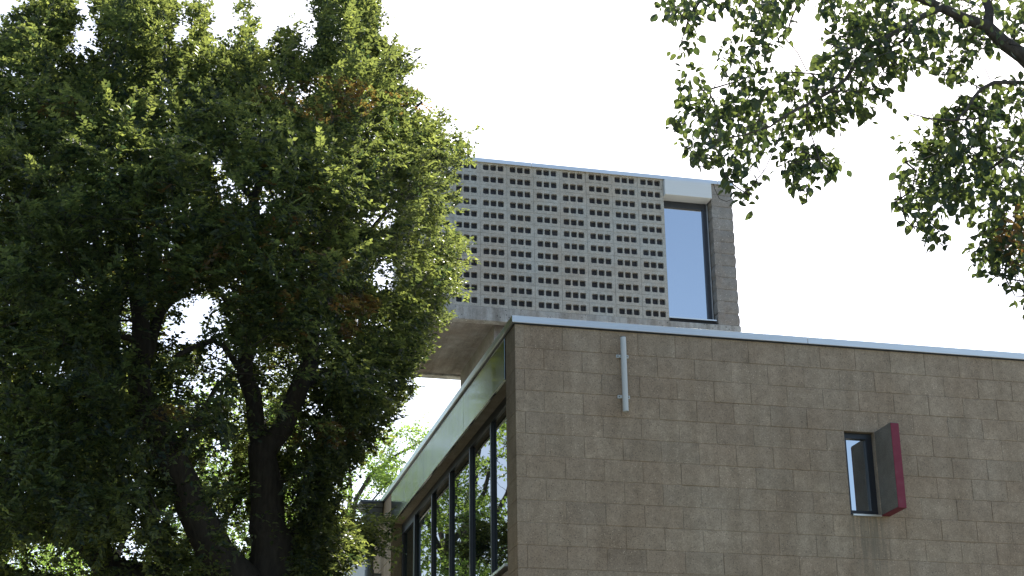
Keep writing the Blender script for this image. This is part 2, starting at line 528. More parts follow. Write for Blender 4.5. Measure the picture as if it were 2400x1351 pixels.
# ------------------------------------------------------------------ wall-mounted pipe
px, py = 4.533, FY-.052
wpipe = empty('wall_pipe', (px, FY, 6.03)); tag(wpipe, 'short white metal pipe bolted upright to the brown block wall', 'pipe')
m = MB()
ro_, ri_, zb, zt = .0265, .022, 0.0, .705
n = 20
for z, r in ((zb, ro_), (zt, ro_), (zt, ri_), (zb, ri_)):
    for k in range(n):
        t = 2*math.pi*k/n
        m.v.append((r*math.cos(t), -.052 + r*math.sin(t), z))
for s in range(4):
    for k in range(n):
        m.f.append((s*n+k, s*n+(k+1) % n, ((s+1) % 4)*n+(k+1) % n, ((s+1) % 4)*n+k))
pb = m.build('pipe', M['pipe_white'], wpipe, smooth=False)
pb.data.polygons.foreach_set('use_smooth', [True]*len(pb.data.polygons))
ms = pb.modifiers.new('edge', 'EDGE_SPLIT'); ms.split_angle = .6
MB().tube([(0, -.052, zt+.0005), (0, -.052, zt+.006)], .0255, 16).build('end_cap', M['lead'], wpipe)
for z in (.535, .148):
    b0 = MB()
    b0.box(-.058, -.0295, -.014, -.001, z-.015, z+.015).box(.0295, .058, -.014, -.001, z-.015, z+.015).box(-.0294, .0294, -.022, -.001, z-.013, z+.013)
    bo = b0.build('bracket', M['white'], wpipe, bevel=.002)
    for sx in (-.044, .044):
        MB().tube([(sx, -.0142, z), (sx, -.020, z)], .006, 8).build('bolt', M['bolt'], bo)

# ------------------------------------------------------------------ downpipe with hopper head at the far end of the side wall
dp = empty('rain_downpipe', (SX, 20.95, 0)); tag(dp, 'dark grey rain downpipe with box hopper head at the far end of the side wall', 'downpipe')
hx = -.15
MB().tube([(hx, 0, .0), (hx, 0, 6.56)], .05, 16).build('pipe', M['lead'], dp, smooth=True)
for z in (5.88, 3.9, 1.9):
    MB().tube([(hx, 0, z), (hx, 0, z+.09)], .06, 16).build('collar', M['lead'], dp)
    MB().box(hx+.055, -.001, -.02, .02, z+.02, z+.05).build('bracket', M['lead'], dp)
h = MB()
def frustum(z0, x0, x1, y, z1, X0, X1, Y):
    h.add([(x0, -y, z0), (x1, -y, z0), (x1, y, z0), (x0, y, z0), (X0, -Y, z1), (X1, -Y, z1), (X1, Y, z1), (X0, Y, z1)],
          [(0, 3, 2, 1), (4, 5, 6, 7), (0, 1, 5, 4), (1, 2, 6, 5), (2, 3, 7, 6), (3, 0, 4, 7)])
frustum(6.57, -.22, -.03, .11, 6.75, -.24, -.012, .13)
frustum(6.752, -.26, -.012, .15, 6.80, -.30, -.012, .18)
h.build('hopper_head', M['lead'], dp, bevel=.004)
h = MB(); frustum(6.803, -.31, -.032, .19, 6.83, -.31, -.032, .19)
h.build('hopper_rim', M['lead'], dp, bevel=.003)

# ------------------------------------------------------------------ cantilevered upper volume
TY = 22.9
TX0, TX1 = 4.44, 9.41
SXR = 8.25                          # right end of the screen
tower = empty('cantilevered_upper_storey', (TX0, TY, 6.6))
tag(tower, 'raised grey concrete volume with perforated block screen and one tall window behind the roof', 'building')
TO = Vector((TX0, TY, 6.6))
def tb(mb, name, mat, parent=tower, bevel=0.0, smooth=False):
    mb.v = [(x-TO.x, y-TO.y, z-TO.z) for x, y, z in mb.v]
    return mb.build(name, mat, parent, bevel, smooth)
BZ0, BZ1, CAPZ = 10.17, 10.385, 12.753
tb(MB().box(TX0-.01, TX1+.008, TY-.004, TY+.16, BZ0, BZ1), 'edge_beam', M['beam'], bevel=.008)
tb(MB().box(TX0-.01, TX0+.15, TY+.161, TY+2.90, BZ0, BZ1), 'edge_beam', M['beam'], bevel=.008)
tb(MB().box(TX0+.151, TX1, TY+2.72, TY+2.90, BZ0, BZ1), 'edge_beam', M['beam'], bevel=.008)
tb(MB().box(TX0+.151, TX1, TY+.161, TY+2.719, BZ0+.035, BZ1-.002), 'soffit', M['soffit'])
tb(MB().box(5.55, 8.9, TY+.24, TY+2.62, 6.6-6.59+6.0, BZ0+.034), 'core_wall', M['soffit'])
# body behind the screen and the window
body = MB()
body.box(TX0+.02, SXR, TY+.20, TY+2.88, BZ1+.001, CAPZ-.001)
body.box(9.06, TX1-.02, TY+.20, TY+2.88, BZ1+.001, CAPZ-.001)
body.box(SXR+.001, 9.059, TY+.40, TY+2.88, BZ1+.001, CAPZ-.001)
bd = tb(body, 'wall', M['screen'])

# screen block with three rounded square openings
BW, BH = (SXR-TX0)/9, .20
def screen_mesh():
    m = MB()
    w, h, d = BW-.005, BH-.005, .05
    hw, hh, c, pit = .0468, .0490, .012, .116
    xs0 = [w/2-pit, w/2, w/2+pit]
    L, R_ = xs0[0]-pit/2, xs0[2]+pit/2
    m.add([(0, 0, 0), (L, 0, 0), (L, 0, h), (0, 0, h)], [(0, 1, 2, 3)])
    m.add([(R_, 0, 0), (w, 0, 0), (w, 0, h), (R_, 0, h)], [(0, 1, 2, 3)])
    zc = h/2
    for x in xs0:
        a = [(x-hw+c, zc-hh), (x+hw-c, zc-hh), (x+hw, zc-hh+c), (x+hw, zc+hh-c), (x+hw-c, zc+hh), (x-hw+c, zc+hh), (x-hw, zc+hh-c), (x-hw, zc-hh+c)]
        o_ = [(x-pit/2, 0), (x+pit/2, 0), (x+pit/2, h), (x-pit/2, h)]
        v = [(p, 0, q) for p, q in a] + [(p, 0, q) for p, q in o_] + [(p, d, q) for p, q in a]
        f = [(8, 9, 1, 0), (9, 2, 1), (9, 10, 3, 2), (10, 4, 3), (10, 11, 5, 4), (11, 6, 5), (11, 8, 7, 6), (8, 0, 7)]
        f += [(k, (k+1) % 8, 12+(k+1) % 8, 12+k) for k in range(8)]
        m.add(v, f)
    m.add([(0, 0, 0), (w, 0, 0), (w, 0, h), (0, 0, h), (0, d, 0), (w, d, 0), (w, d, h), (0, d, h)],
          [(0, 4, 5, 1), (1, 5, 6, 2), (2, 6, 7, 3), (3, 7, 4, 0)])
    me = bpy.data.meshes.new('screen_block')
    me.from_pydata(m.v, [], m.f); me.materials.append(M['screen'])
    return me
sm = screen_mesh()
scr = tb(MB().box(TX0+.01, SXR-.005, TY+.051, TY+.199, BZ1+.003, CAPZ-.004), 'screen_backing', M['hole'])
for r_ in range(12):
    for c_ in range(9):
        o = link('screen_block', sm, None, scr, (c_*BW+.003, float(rng.normal(0, .0015)), BZ1+r_*BH+.003-TO.z))
        o.rotation_euler = (float(rng.normal(0, .003)), 0, float(rng.normal(0, .002)))
# the mortar between the screen blocks
mo = MB()
for r_ in range(12): mo.box(TX0, SXR, TY+.004, TY+.049, BZ1+r_*BH-.0025, BZ1+r_*BH+.0025)
for c_ in range(10): mo.box(TX0+c_*BW-.0025, TX0+c_*BW+.0025, TY+.005, TY+.048, BZ1+.003, CAPZ-.003)
tb(mo, 'mortar_joints', M['screen_mortar'], scr)

# right pier: one rough block per course, its outer half bulges
for r_ in range(12):
    z0 = BZ1+r_*BH; hgt = BH-.004
    if r_ == 11: hgt = CAPZ-z0-.002
    prof = [(0, .0, .0), (.10, .002, -.003), (.35, .006, -.006), (.6, .006, -.004), (.85, .002, .001), (.94, -.003, .006), (1.0, -.001, .004)]
    m = MB(); v = []; f = []
    jit = [float(rng.normal(0, .0025)) for _ in prof]
    for (t, bx_, by_), j in zip(prof, jit):
        z = z0+t*hgt
        v += [(9.055-bx_*.9+j, TY+.199, z), (9.055-bx_*.9+j, TY, z), (9.15, TY, z), (9.175, TY+.006+by_, z), (TX1-.012+bx_*1.3+j, TY+.006+by_, z), (TX1-.012+bx_*1.3+j, TY+.199, z)]
    k = len(prof)
    for i in range(k-1):
        for q in range(5): f.append((i*6+q, i*6+q+1, (i+1)*6+q+1, (i+1)*6+q))
    f.append(tuple(range(5, -1, -1))); f.append(tuple((k-1)*6+q for q in range(6)))
    m.add(v, f)
    tb(m, 'rough_pier_block', M['rock'])

# tall window: white box lintel, dark frame, glass, sill
lw = tb(MB().box(SXR+.006, 9.034, TY-.075, TY+.19, 12.478, 12.738), 'lintel_box', M['white'], bevel=.004)
tw = tb(MB().box(SXR+.004, 9.018, TY+.17, TY+.25, 12.372, 12.477), 'tall_window', M['frame'])
tb(MB().box(8.955, 9.018, TY+.17, TY+.25, 10.50, 12.371), 'frame', M['frame'], tw)
tb(MB().box(SXR+.004, SXR+.02, TY+.17, TY+.25, 10.50, 12.371), 'frame', M['frame'], tw)
tb(MB().box(SXR+.004, 9.018, TY+.17, TY+.25, 10.44, 10.499), 'frame', M['frame'], tw)
tb(MB().box(SXR+.021, 8.954, TY+.20, TY+.22, 10.50, 12.371), 'pane', M['glass'], tw)
tb(MB().box(9.019, 9.034, TY+.15, TY+.24, 10.44, 12.477), 'reveal_trim', M['alu'], tw)
tb(MB().box(SXR+.01, 9.03, TY+.02, TY+.169, 10.447, 10.466), 'sill', M['alu'], tw)
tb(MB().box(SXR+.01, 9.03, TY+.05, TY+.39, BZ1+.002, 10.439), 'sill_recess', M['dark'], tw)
for a, b_ in ((TX0-.03, 6.1), (6.1, 9.16), (9.16, TX1+.02)):
    tb(MB().box(a+.002, b_-.002, TY-.035, TY+2.93, CAPZ, 12.818), 'coping', M['alu'], bevel=.003)

# ------------------------------------------------------------------ trees
def ray(px_, py_):
    return AF + AR*((px_-PW/2)/FPX) - AU*((py_-PH/2)/FPX)
def at(px_, py_, Y):
    d = ray(px_, py_); return CAM + d*(Y/d[1])
def project(P):
    q = np.asarray(P)-CAM; w = q@AF
    return np.stack([PW/2+FPX*(q@AR)/w, PH/2-FPX*(q@AU)/w], -1)
def inside(poly, pts):
    poly = np.asarray(poly, float); x, y = pts[:, 0], pts[:, 1]
    c = np.zeros(len(pts), bool); j = len(poly)-1
    for i in range(len(poly)):
        xi, yi = poly[i]; xj, yj = poly[j]
        cond = ((yi > y) != (yj > y)) & (x < (xj-xi)*(y-yi)/((yj-yi) if yj != yi else 1e-9)+xi)
        c ^= cond; j = i
    return c
def edge_dist(poly, pts):
    poly = np.asarray(poly, float); best = np.full(len(pts), 1e9)
    for i in range(len(poly)):
        a, b_ = poly[i-1], poly[i]; d = b_-a
        t = np.clip(((pts-a)@d)/max(d@d, 1e-9), 0, 1)
        best = np.minimum(best, np.hypot(*(pts-(a+t[:, None]*d)).T))
    return best
def unit(v): return v/np.maximum(np.linalg.norm(v, axis=-1, keepdims=True), 1e-9)

class Tree:
    """skeleton of nodes; limbs are given, twigs grow from the nearest node to each foliage point"""
    def __init__(self): self.p, self.par, self.rmin, self.main = [], [], [], []
    def node(self, p, par, r=0.0, main=False):
        self.p.append(np.asarray(p, float)); self.par.append(par); self.rmin.append(r); self.main.append(main)
        return len(self.p)-1
    def limb(self, pts, rads, par=-1, step=.22, wob=.02):
        ids = []
        pts = [np.asarray(q, float) for q in pts]
        n = len(pts)
        prev = par
        if par < 0: prev = self.node(pts[0], -1, rads[0], True)
        ids.append(prev)
        for i in range(n-1):
            p0, p1, p2, p3 = pts[max(i-1, 0)], pts[i], pts[i+1], pts[min(i+2, n-1)]
            k = max(1, int(np.linalg.norm(p2-p1)/step))
            for s in range(1, k+1):
                t = s/k
                q = .5*((2*p1)+(-p0+p2)*t+(2*p0-5*p1+4*p2-p3)*t*t+(-p0+3*p1-3*p2+p3)*t**3)
                q = q + rng.normal(0, wob, 3)
                prev = self.node(q, prev, rads[i]+(rads[i+1]-rads[i])*t, True); ids.append(prev)
        return ids
    def grow(self, targets, seg=.25, wob=.03, rtip=.0025, sag=.05):
        P = np.array(self.p); tips = np.full(len(targets), -1); dirs = np.zeros((len(targets), 3))
        d0 = np.min(np.linalg.norm(targets[:, None, :]-P[None, ::2, :], axis=2), axis=1)
        buf = np.zeros((len(P)+len(targets)*12, 3)); buf[:len(P)] = P; cnt = len(P)
        for ti in np.argsort(d0):
            t = targets[ti]
            dd = buf[:cnt]-t
            dist = np.sqrt((dd**2).sum(1))
            cost = dist+np.maximum(0, dd[:, 2])*.5       # twigs prefer to rise from below
            j = int(np.argmin(cost)); a = buf[j].copy(); L = dist[j]
            k = max(1, min(10, int(L/seg)))
            prev = j
            for s in range(1, k+1):
                u = s/k
                q = a+(t-a)*u; q[2] += sag*L*math.sin(math.pi*u)
                if s < k: q = q+rng.normal(0, wob, 3)
                prev = self.node(q, prev, rtip); buf[cnt] = q; cnt += 1
            tips[ti] = prev
            dirs[ti] = t-(self.p[self.par[prev]] if self.par[prev] >= 0 else a)
        return tips, unit(dirs)
    def radii(self, rtip=.0025, ex=2.4):
        n = len(self.p); acc = np.zeros(n)
        R = np.zeros(n)
        for i in range(n-1, -1, -1):
            R[i] = max(self.rmin[i], (acc[i]**(1/ex)) if acc[i] > 0 else rtip)
            if not self.main[i]: R[i] = min(R[i], .05)
            if self.par[i] >= 0 and not self.main[i]: acc[self.par[i]] += R[i]**ex
        for i in range(n):
            if not self.main[i] and self.par[i] >= 0: R[i] = min(R[i], R[self.par[i]])
        return R
    def chains(self, sel):
        n = len(self.p); ch = [[] for _ in range(n)]
        for i in range(n):
            if self.par[i] >= 0: ch[self.par[i]].append(i)
        R = self.R; used = np.zeros(n, bool); out = []
        for i in range(n):
            if used[i] or not sel(i): continue
            c = [self.par[i]] if self.par[i] >= 0 else []
            j = i
            while True:
                c.append(j); used[j] = True
                nx = [k for k in ch[j] if sel(k) and not used[k]]
                if not nx: break
                j = max(nx, key=lambda k: R[k])
            if len(c) > 1: out.append(c)
        return out
    def mesh(self, name, sel, sides):
        V, F = [], []
        base = 0
        for c in self.chains(sel):
            P = np.array([self.p[i] for i in c]); R = np.array([self.R[i] for i in c])
            if len(R) > 1: R[0] = min(R[0], R[1]*1.25)
            n = len(c); s = sides(R[1])
            d = np.gradient(P, axis=0) if n > 2 else np.repeat((P[1]-P[0])[None], 2, 0)
            d = unit(d)
            ref = np.array([.31, .95, .05])
            a = unit(np.cross(d, ref)); b_ = np.cross(d, a)
            t = np.arange(s)*2*math.pi/s
            ring = P[:, None, :]+R[:, None, None]*(np.cos(t)[None, :, None]*a[:, None, :]+np.sin(t)[None, :, None]*b_[:, None, :])
            if s >= 10:
                ring += (R[:, None, None]*.10)*rng.normal(0, .5, (n, s, 1))*unit(ring-P[:, None, :])
            V.append(ring.reshape(-1, 3))
            i0 = np.arange(n-1)[:, None]*s; k0 = np.arange(s)[None, :]; k1 = (k0+1) % s
            F.append((np.stack([i0+k0, i0+k1, i0+s+k1, i0+s+k0], -1).reshape(-1, 4))+base)
            base += n*s
        V = np.concatenate(V); F = np.concatenate(F)
        return quick_mesh(name, V, F, True)

def quick_mesh(name, V, F, smooth=False):
    me = bpy.data.meshes.new(name)
    nv, nf, k = len(V), len(F), F.shape[1]
    me.vertices.add(nv); me.vertices.foreach_set('co', V.astype(np.float32).ravel())
    me.loops.add(nf*k); me.loops.foreach_set('vertex_index', F.astype(np.int32).ravel())
    me.polygons.add(nf)
    me.polygons.foreach_set('loop_start', np.arange(nf, dtype=np.int32)*k)
    me.polygons.foreach_set('use_smooth', np.full(nf, smooth))
    me.update(calc_edges=True); me.validate()
    return me

SMALL = (np.array([(0, 0, 0), (.4, .5, .10), (1, 0, -.06), (.4, -.5, .10)]), np.array([(0, 2, 1), (0, 3, 2)]))
_o = [(.09, .25, .05), (.27, .45, .085), (.48, .5, .09), (.68, .40, .06), (.86, .19, -.02)]
OV = (np.array([(0, 0, 0)]+_o+[(1, 0, -.13)]+[(u_, -v_, w_) for u_, v_, w_ in reversed(_o)]+[(.45, 0, -.015)]),
      np.array([(k, 12, (k+1) % 12) for k in range(12)]))

def leaf_mesh(name, C, D, Nn, L, Wd, tmpl, tint, brown, mat):
    tv, tf = tmpl
    D = unit(D); B = unit(np.cross(Nn, D)); Nn = np.cross(D, B)
    V = C[:, None, :]+tv[None, :, 0, None]*L[:, None, None]*D[:, None, :]+tv[None, :, 1, None]*Wd[:, None, None]*B[:, None, :]+tv[None, :, 2, None]*L[:, None, None]*Nn[:, None, :]
    k = len(tv); n = len(C)
    F = (np.arange(n)[:, None, None]*k+tf[None]).reshape(-1, 3)
    me = quick_mesh(name, V.reshape(-1, 3), F)
    for nm, arr in (('tint', tint), ('brown', brown)):
        a = me.attributes.new(nm, 'FLOAT', 'POINT'); a.data.foreach_set('value', np.repeat(arr, k).astype(np.float32))
    me.materials.append(mat)
    return me

def leaf_objects(idx, C, D, Nn, L, Wd, tmpl, mat, parent, origin, tint, brown):
    """the leaves that can be picked out singly: one object each, a few shared meshes"""
    protos = {}
    for i in idx:
        key = (int(tint[i]*3.999), bool(brown[i] > .5))
        if key not in protos:
            protos[key] = leaf_mesh('leaf', np.zeros((1, 3)), np.array([[1., 0, 0]]), np.array([[0, 0, 1.]]), np.ones(1), np.full(1, float(Wd[i]/L[i])), tmpl,
                                    np.array([(key[0]+.5)/4]), np.array([float(key[1])]), mat)
        o = bpy.data.objects.new('leaf', protos[key])
        d = unit(D[i]); b_ = unit(np.cross(Nn[i], d)); nn = np.cross(d, b_); s = float(L[i])
        o.matrix_local = Matrix(((d[0]*s, b_[0]*s, nn[0]*s, C[i][0]-origin[0]), (d[1]*s, b_[1]*s, nn[1]*s, C[i][1]-origin[1]), (d[2]*s, b_[2]*s, nn[2]*s, C[i][2]-origin[2]), (0, 0, 0, 1)))
        o.parent = parent
        COL.objects.link(o)

def clump(P, scale, seed):
    """cheap smooth 3-D noise in 0..1 for clumped foliage"""
    r = np.random.default_rng(seed); v = np.zeros(len(P))
    for k in range(7):
        w = r.normal(0, 1, 3)*scale*(1+.5*k/3); v += np.sin(P@w+r.uniform(0, 6.28))/(1+.3*k)
    return .5+.5*np.tanh(v*.8)

def sample(polys, n, Ymid, half, gaps=(), pxm=250., seed=1, clump_s=2.2, thr=.25, prof=140.):
    """foliage points in a crown whose outline is given by polygons seen at distance Ymid and whose thickness swells inwards"""
    r = np.random.default_rng(seed); out = []
    areas = []
    for poly, dens in polys:
        p = np.asarray(poly, float); x, y = p[:, 0], p[:, 1]
        areas.append(abs(np.dot(x, np.roll(y, 1))-np.dot(y, np.roll(x, 1)))/2*dens)
    tot = sum(areas)
    for (poly, dens), A in zip(polys, areas):
        p = np.asarray(poly, float); want = int(n*A/tot); got = []; c = 0
        while c < want:
            q = r.uniform(p.min(0), p.max(0), (want*6+20, 2))
            q = q[inside(p, q)]
            if not len(q): continue
            ed = edge_dist(p, q)
            th = half*np.sqrt(np.clip(ed/prof, .04, 1))
            yy = Ymid+r.uniform(-1, 1, len(q))*th
            d = AF[None]+AR[None]*((q[:, :1]-PW/2)/FPX)-AU[None]*((q[:, 1:]-PH/2)/FPX)
            P3 = CAM+d*(yy/d[:, 1])[:, None]
            keep = clump(P3, clump_s, seed+5)+r.normal(0, .12, len(q)) > thr
            for (gx, gy, gw, gh, strength) in gaps:
                g_ = ((q[:, 0]-gx)/gw)**2+((q[:, 1]-gy)/gh)**2 < 1
                keep &= ~(g_ & (r.uniform(0, 1, len(q)) < strength))
            got.append(P3[keep]); c += keep.sum()
        out.append(np.concatenate(got)[:want])
    return np.concatenate(out)

def outside_building(P):
    a = (P[:, 0] > SX-.06) & (P[:, 1] > FY-.1) & (P[:, 2] < 6.98)
    b_ = (P[:, 0] > TX0-.1) & (P[:, 1] > TY-.12) & (P[:, 2] > 10.) & (P[:, 2] < 12.9)
    return ~(a | b_)

def sprays(tips, dirs, nspray, nleaf, slen, leaf_l, leaf_w, droop, seed, spread=.9, flat=.5):
    """flat two-ranked leaf sprays round each twig tip -> leaf base, axis, normal, length, width"""
    r = np.random.default_rng(seed)
    T = np.repeat(tips, nspray, 0); D = np.repeat(dirs, nspray, 0); n = len(T)
    D = unit(D+r.normal(0, spread*.6, (n, 3))*np.array([1, 1, .6]))
    D[:, 2] -= droop*r.uniform(0, 1, n); D = unit(D)
    up = np.array([0, 0, 1.])+r.normal(0, flat*.6, (n, 3))
    S = unit(np.cross(D, up)); Nn = np.cross(S, D)
    T = T+r.normal(0, .06, (n, 3))-D*(slen*.35)
    SL = slen*r.uniform(.7, 1.25, n)
    t = (np.arange(nleaf)+.5)/nleaf
    side = np.where(np.arange(nleaf) % 2, 1., -1.)
    tt = t[None, :]+r.normal(0, .02, (n, nleaf))
    C = T[:, None, :]+D[:, None, :]*(tt*SL[:, None])[:, :, None]+Nn[:, None, :]*(-.10*SL[:, None]*tt**2)[:, :, None]
    ang = r.normal(.85, .2, (n, nleaf))
    A = D[:, None, :]*np.cos(ang)[:, :, None]+S[:, None, :]*(side[None]*np.sin(ang))[:, :, None]
    A = A+r.normal(0, .22, A.shape)
    NL = Nn[:, None, :]+r.normal(0, .38, A.shape)
    l = leaf_l*r.uniform(.7, 1.2, (n, nleaf))*(1-.25*np.abs(tt-.45))
    w = l*(leaf_w/leaf_l)*r.uniform(.85, 1.15, l.shape)
    sp = np.repeat(np.arange(n), nleaf)
    tint = np.clip(.45+.25*np.repeat(r.normal(0, 1, n), nleaf)*.7+r.normal(0, .18, n*nleaf), 0, 1)
    return C.reshape(-1, 3), unit(A.reshape(-1, 3)), unit(NL.reshape(-1, 3)), l.ravel(), w.ravel(), tint, sp

def finish_tree(t, name, label, cat, group, base, bark, twig_name='twigs', thick=.03):
    t.R = t.radii()
    root = empty(name, base); tag(root, label, cat, group)
    for nm, sel, kind in (('trunk', lambda i: t.main[i], None), (twig_name, lambda i: not t.main[i], 'stuff')):
        me = t.mesh(nm, sel, lambda R: 14 if R > .12 else (8 if R > .03 else (5 if R > .012 else 3)))
        me.transform(Matrix.Translation(-Vector(base)))
        o = link(nm, me, bark, root)
        if kind: tag(o, kind=kind)
    return root

# ---- the large beech on the left
BY = 15.5
def B(x, y, dy=0.0): return at(x, y, BY+dy)
beech = Tree()
base = np.array([1.62, BY, 0.0])
k_ = .0041                                       # metres per pixel at that distance, for widths read in pixels
trunk = beech.limb([base, (1.60, BY, 2.6), B(632, 1351), B(632, 1240), B(630, 1130), B(618, 1060)], [.34, .27, 52*k_, 42*k_, 36*k_, 33*k_])
def near(p): 
    P = np.array(beech.p); return int(np.argmin(((P-p)**2).sum(1)))
j = near(B(618, 1060))
l1 = beech.limb([beech.p[j], B(592, 980, .1), B(584, 880, .2), B(578, 760, .3), B(590, 600, .35), B(600, 470, .3), B(640, 340, .2), B(672, 230, .1), B(690, 120)], [24*k_, 21*k_, 20*k_, 17*k_, 14*k_, 12*k_, 10*k_, 6*k_, 3*k_], j)
l2 = beech.limb([beech.p[j], B(668, 1005, -.1), B(702, 920, -.2), B(722, 850, -.25), B(742, 760, -.3), B(775, 650, -.3), B(800, 520, -.2), B(810, 380), B(800, 220, .1), B(805, 90, .1)], [25*k_, 23*k_, 22*k_, 20*k_, 16*k_, 13*k_, 11*k_, 9*k_, 6*k_, 3*k_], j)
j = near(B(632, 1351)); jb = max(j-6, 1)
l3 = beech.limb([beech.p[jb], B(575, 1375, -.1), B(520, 1300, -.2), B(448, 1190, -.3), B(398, 1070, -.4), B(352, 985, -.4), B(335, 900, -.35), B(332, 800, -.3), B(330, 690, -.2), B(300, 540, -.1), B(285, 400), B(270, 260), B(250, 120, .1)], [44*k_, 42*k_, 40*k_, 36*k_, 34*k_, 32*k_, 27*k_, 22*k_, 18*k_, 14*k_, 11*k_, 7*k_, 3*k_], jb)
j = near(B(340, 860, -.3))
beech.limb([beech.p[j], B(360, 780, 0), B(392, 700, .3), B(440, 580, .5), B(480, 450, .5), B(500, 320, .4), B(520, 200, .3)], [14*k_, 13*k_, 12*k_, 10*k_, 8*k_, 6*k_, 3*k_], j)
l4 = beech.limb([beech.p[max(jb-8, 1)], B(430, 1450, .3), B(270, 1340, .5), B(180, 1230, .6), B(110, 1120, .7), B(60, 960, .6), B(50, 760, .5), B(40, 560, .4), B(70, 360, .3), B(100, 170, .2)], [40*k_, 38*k_, 36*k_, 30*k_, 25*k_, 20*k_, 16*k_, 12*k_, 8*k_, 4*k_], max(jb-8, 1))
j = near(B(225, 1290, .5))
beech.limb([beech.p[j], B(245, 1150, .9), B(262, 1000, 1.0), B(258, 800, 1.0), B(235, 640, .9), B(215, 470, .7), B(200, 300, .5)], [18*k_, 16*k_, 14*k_, 12*k_, 9*k_, 6*k_, 3*k_], j)
for src, pts in (((702, 920, -.2), [(790, 860, .3), (880, 790, .5), (960, 690, .6), (1030, 600, .6)]), ((775, 650, -.3), [(850, 560, .2), (930, 470, .4), (1020, 400, .5)]),
                 ((800, 480, -.1), [(870, 380, 0), (930, 300, .2), (985, 235, .2)]), ((640, 1150, 0), [(720, 1080, .4), (800, 1000, .7), (860, 930, .8)]),
                 ((640, 1280, 0), [(700, 1240, .8), (780, 1210, 1.8), (850, 1270, 2.8)]), ((578, 760, .3), [(520, 690, .9), (470, 640, 1.2)]),
                 ((600, 470, .3), [(545, 400, .6), (545, 250, .7), (560, 110, .7)]), ((448, 1190, -.3), [(380, 1150, .5), (300, 1110, 1.0)]),
                 ((584, 880, .2), [(500, 800, -.6), (420, 830, -1.0)]), ((398, 1070, -.4), [(480, 960, -1.0), (520, 900, -1.2)]),
                 ((330, 690, -.2), [(220, 560, -1.0), (120, 470, -1.3)]), ((742, 760, -.3), [(690, 600, -1.2), (650, 480, -1.5)]),
                 ((110, 1120, .7), [(20, 1060, .2), (-80, 960, .1)]), ((330, 800, -.3), [(210, 760, -1.2), (100, 740, -1.5)])):
    j = near(B(*src)); L = [beech.p[j]]+[B(*q) for q in pts]
    beech.limb(L, [8*k_]+[max(2, 7-2*i)*k_ for i in range(len(pts))], j)
BPOLY = [(-260, 60), (-120, 90), (-30, 110), (10, 60), (45, 45), (75, 0), (110, -30), (170, -20), (178, 60), (150, 125), (210, 160), (238, 90), (215, -10), (260, -60), (400, -60), (410, 20), (390, 118), (436, 112), (455, 20), (480, 5), (496, 105), (542, 118), (560, 15), (592, 10), (602, 128), (640, 105), (690, 60), (716, 145), (742, 115), (738, -20), (760, -60), (870, -60), (885, 30), (880, 85), (930, 115), (968, 150), (935, 180), (985, 215), (955, 255), (1000, 280), (1060, 262), (1025, 310), (1105, 345), (1080, 385), (1090, 415), (1055, 440), (1070, 490), (1030, 525), (1045, 560), (1100, 575), (1075, 600), (1103, 618), (1075, 650), (1075, 690), (1040, 705), (1055, 745), (1010, 770), (1015, 800), (985, 830), (1000, 850), (945, 880), (955, 920), (930, 960), (935, 990), (880, 1000), (870, 1045), (835, 1060), (820, 1105), (775, 1130), (800, 1180), (780, 1220), (820, 1240), (840, 1300), (790, 1340), (800, 1420), (700, 1470), (-260, 1470)]
BGAPS = [(440, 735, 62, 42, .92), (475, 775, 62, 34, .9), (420, 780, 40, 30, .7), (505, 832, 40, 32, .88), (595, 470, 40, 45, .8), (880, 515, 35, 28, .85), (900, 650, 45, 40, .85), (890, 750, 24, 18, .8), (510, 690, 60, 26, .7), (470, 900, 70, 50, .6), (500, 1080, 60, 60, .6), (410, 1220, 40, 40, .7), (300, 1290, 60, 55, .7), (130, 1320, 110, 50, .8), (210, 670, 30, 40, .6), (560, 1240, 40, 60, .55), (500, 380, 26, 40, .5), (150, 880, 40, 30, .5), (730, 190, 30, 30, .6), (290, 740, 30, 60, .5), (630, 300, 20, 20, .6), (690, 1200, 30, 40, .5), (0, 200, 40, 60, .4), (170, 1060, 50, 20, .4), (470, 1060, 130, 200, .35), (140, 1300, 150, 60, .4), (700, 1250, 60, 160, .3)]
tg = sample([(BPOLY, 1.0)], 7600, BY+.5, 3.6, BGAPS, seed=21, clump_s=2.4, thr=.22, prof=230)
tg = tg[outside_building(tg)]
def bare_limbs(P, width, prob, seed):
    # few leaves hang directly in front of the thick lower stems
    mi = [i for i in range(len(beech.p)) if beech.main[i] and beech.rmin[i] > .05]
    mp = np.array([beech.p[i] for i in mi]); m2 = project(mp); q2 = project(P)
    dm = np.empty(len(P)); jm = np.empty(len(P), int)
    for a in range(0, len(P), 20000):
        d2 = ((q2[a:a+20000, None, :]-m2[None])**2).sum(2); jm[a:a+20000] = d2.argmin(1); dm[a:a+20000] = d2.min(1)
    hit = (np.sqrt(dm) < width) & (P[:, 1] < mp[jm, 1]+.1)
    tr = (q2[:, 0] > 540) & (q2[:, 1] > 830)                 # trunk and its fork
    le = (q2[:, 0] > 300) & (q2[:, 0] <= 540) & (q2[:, 1] > 700)   # the leaning stem
    prob = np.where(tr, prob, np.where(le, prob*.6, np.where(q2[:, 1] > 1220, prob*.4, 0)))
    return ~(hit & (np.random.default_rng(seed).uniform(0, 1, len(P)) < prob))
tg = tg[bare_limbs(tg, 75, .9, 6)]
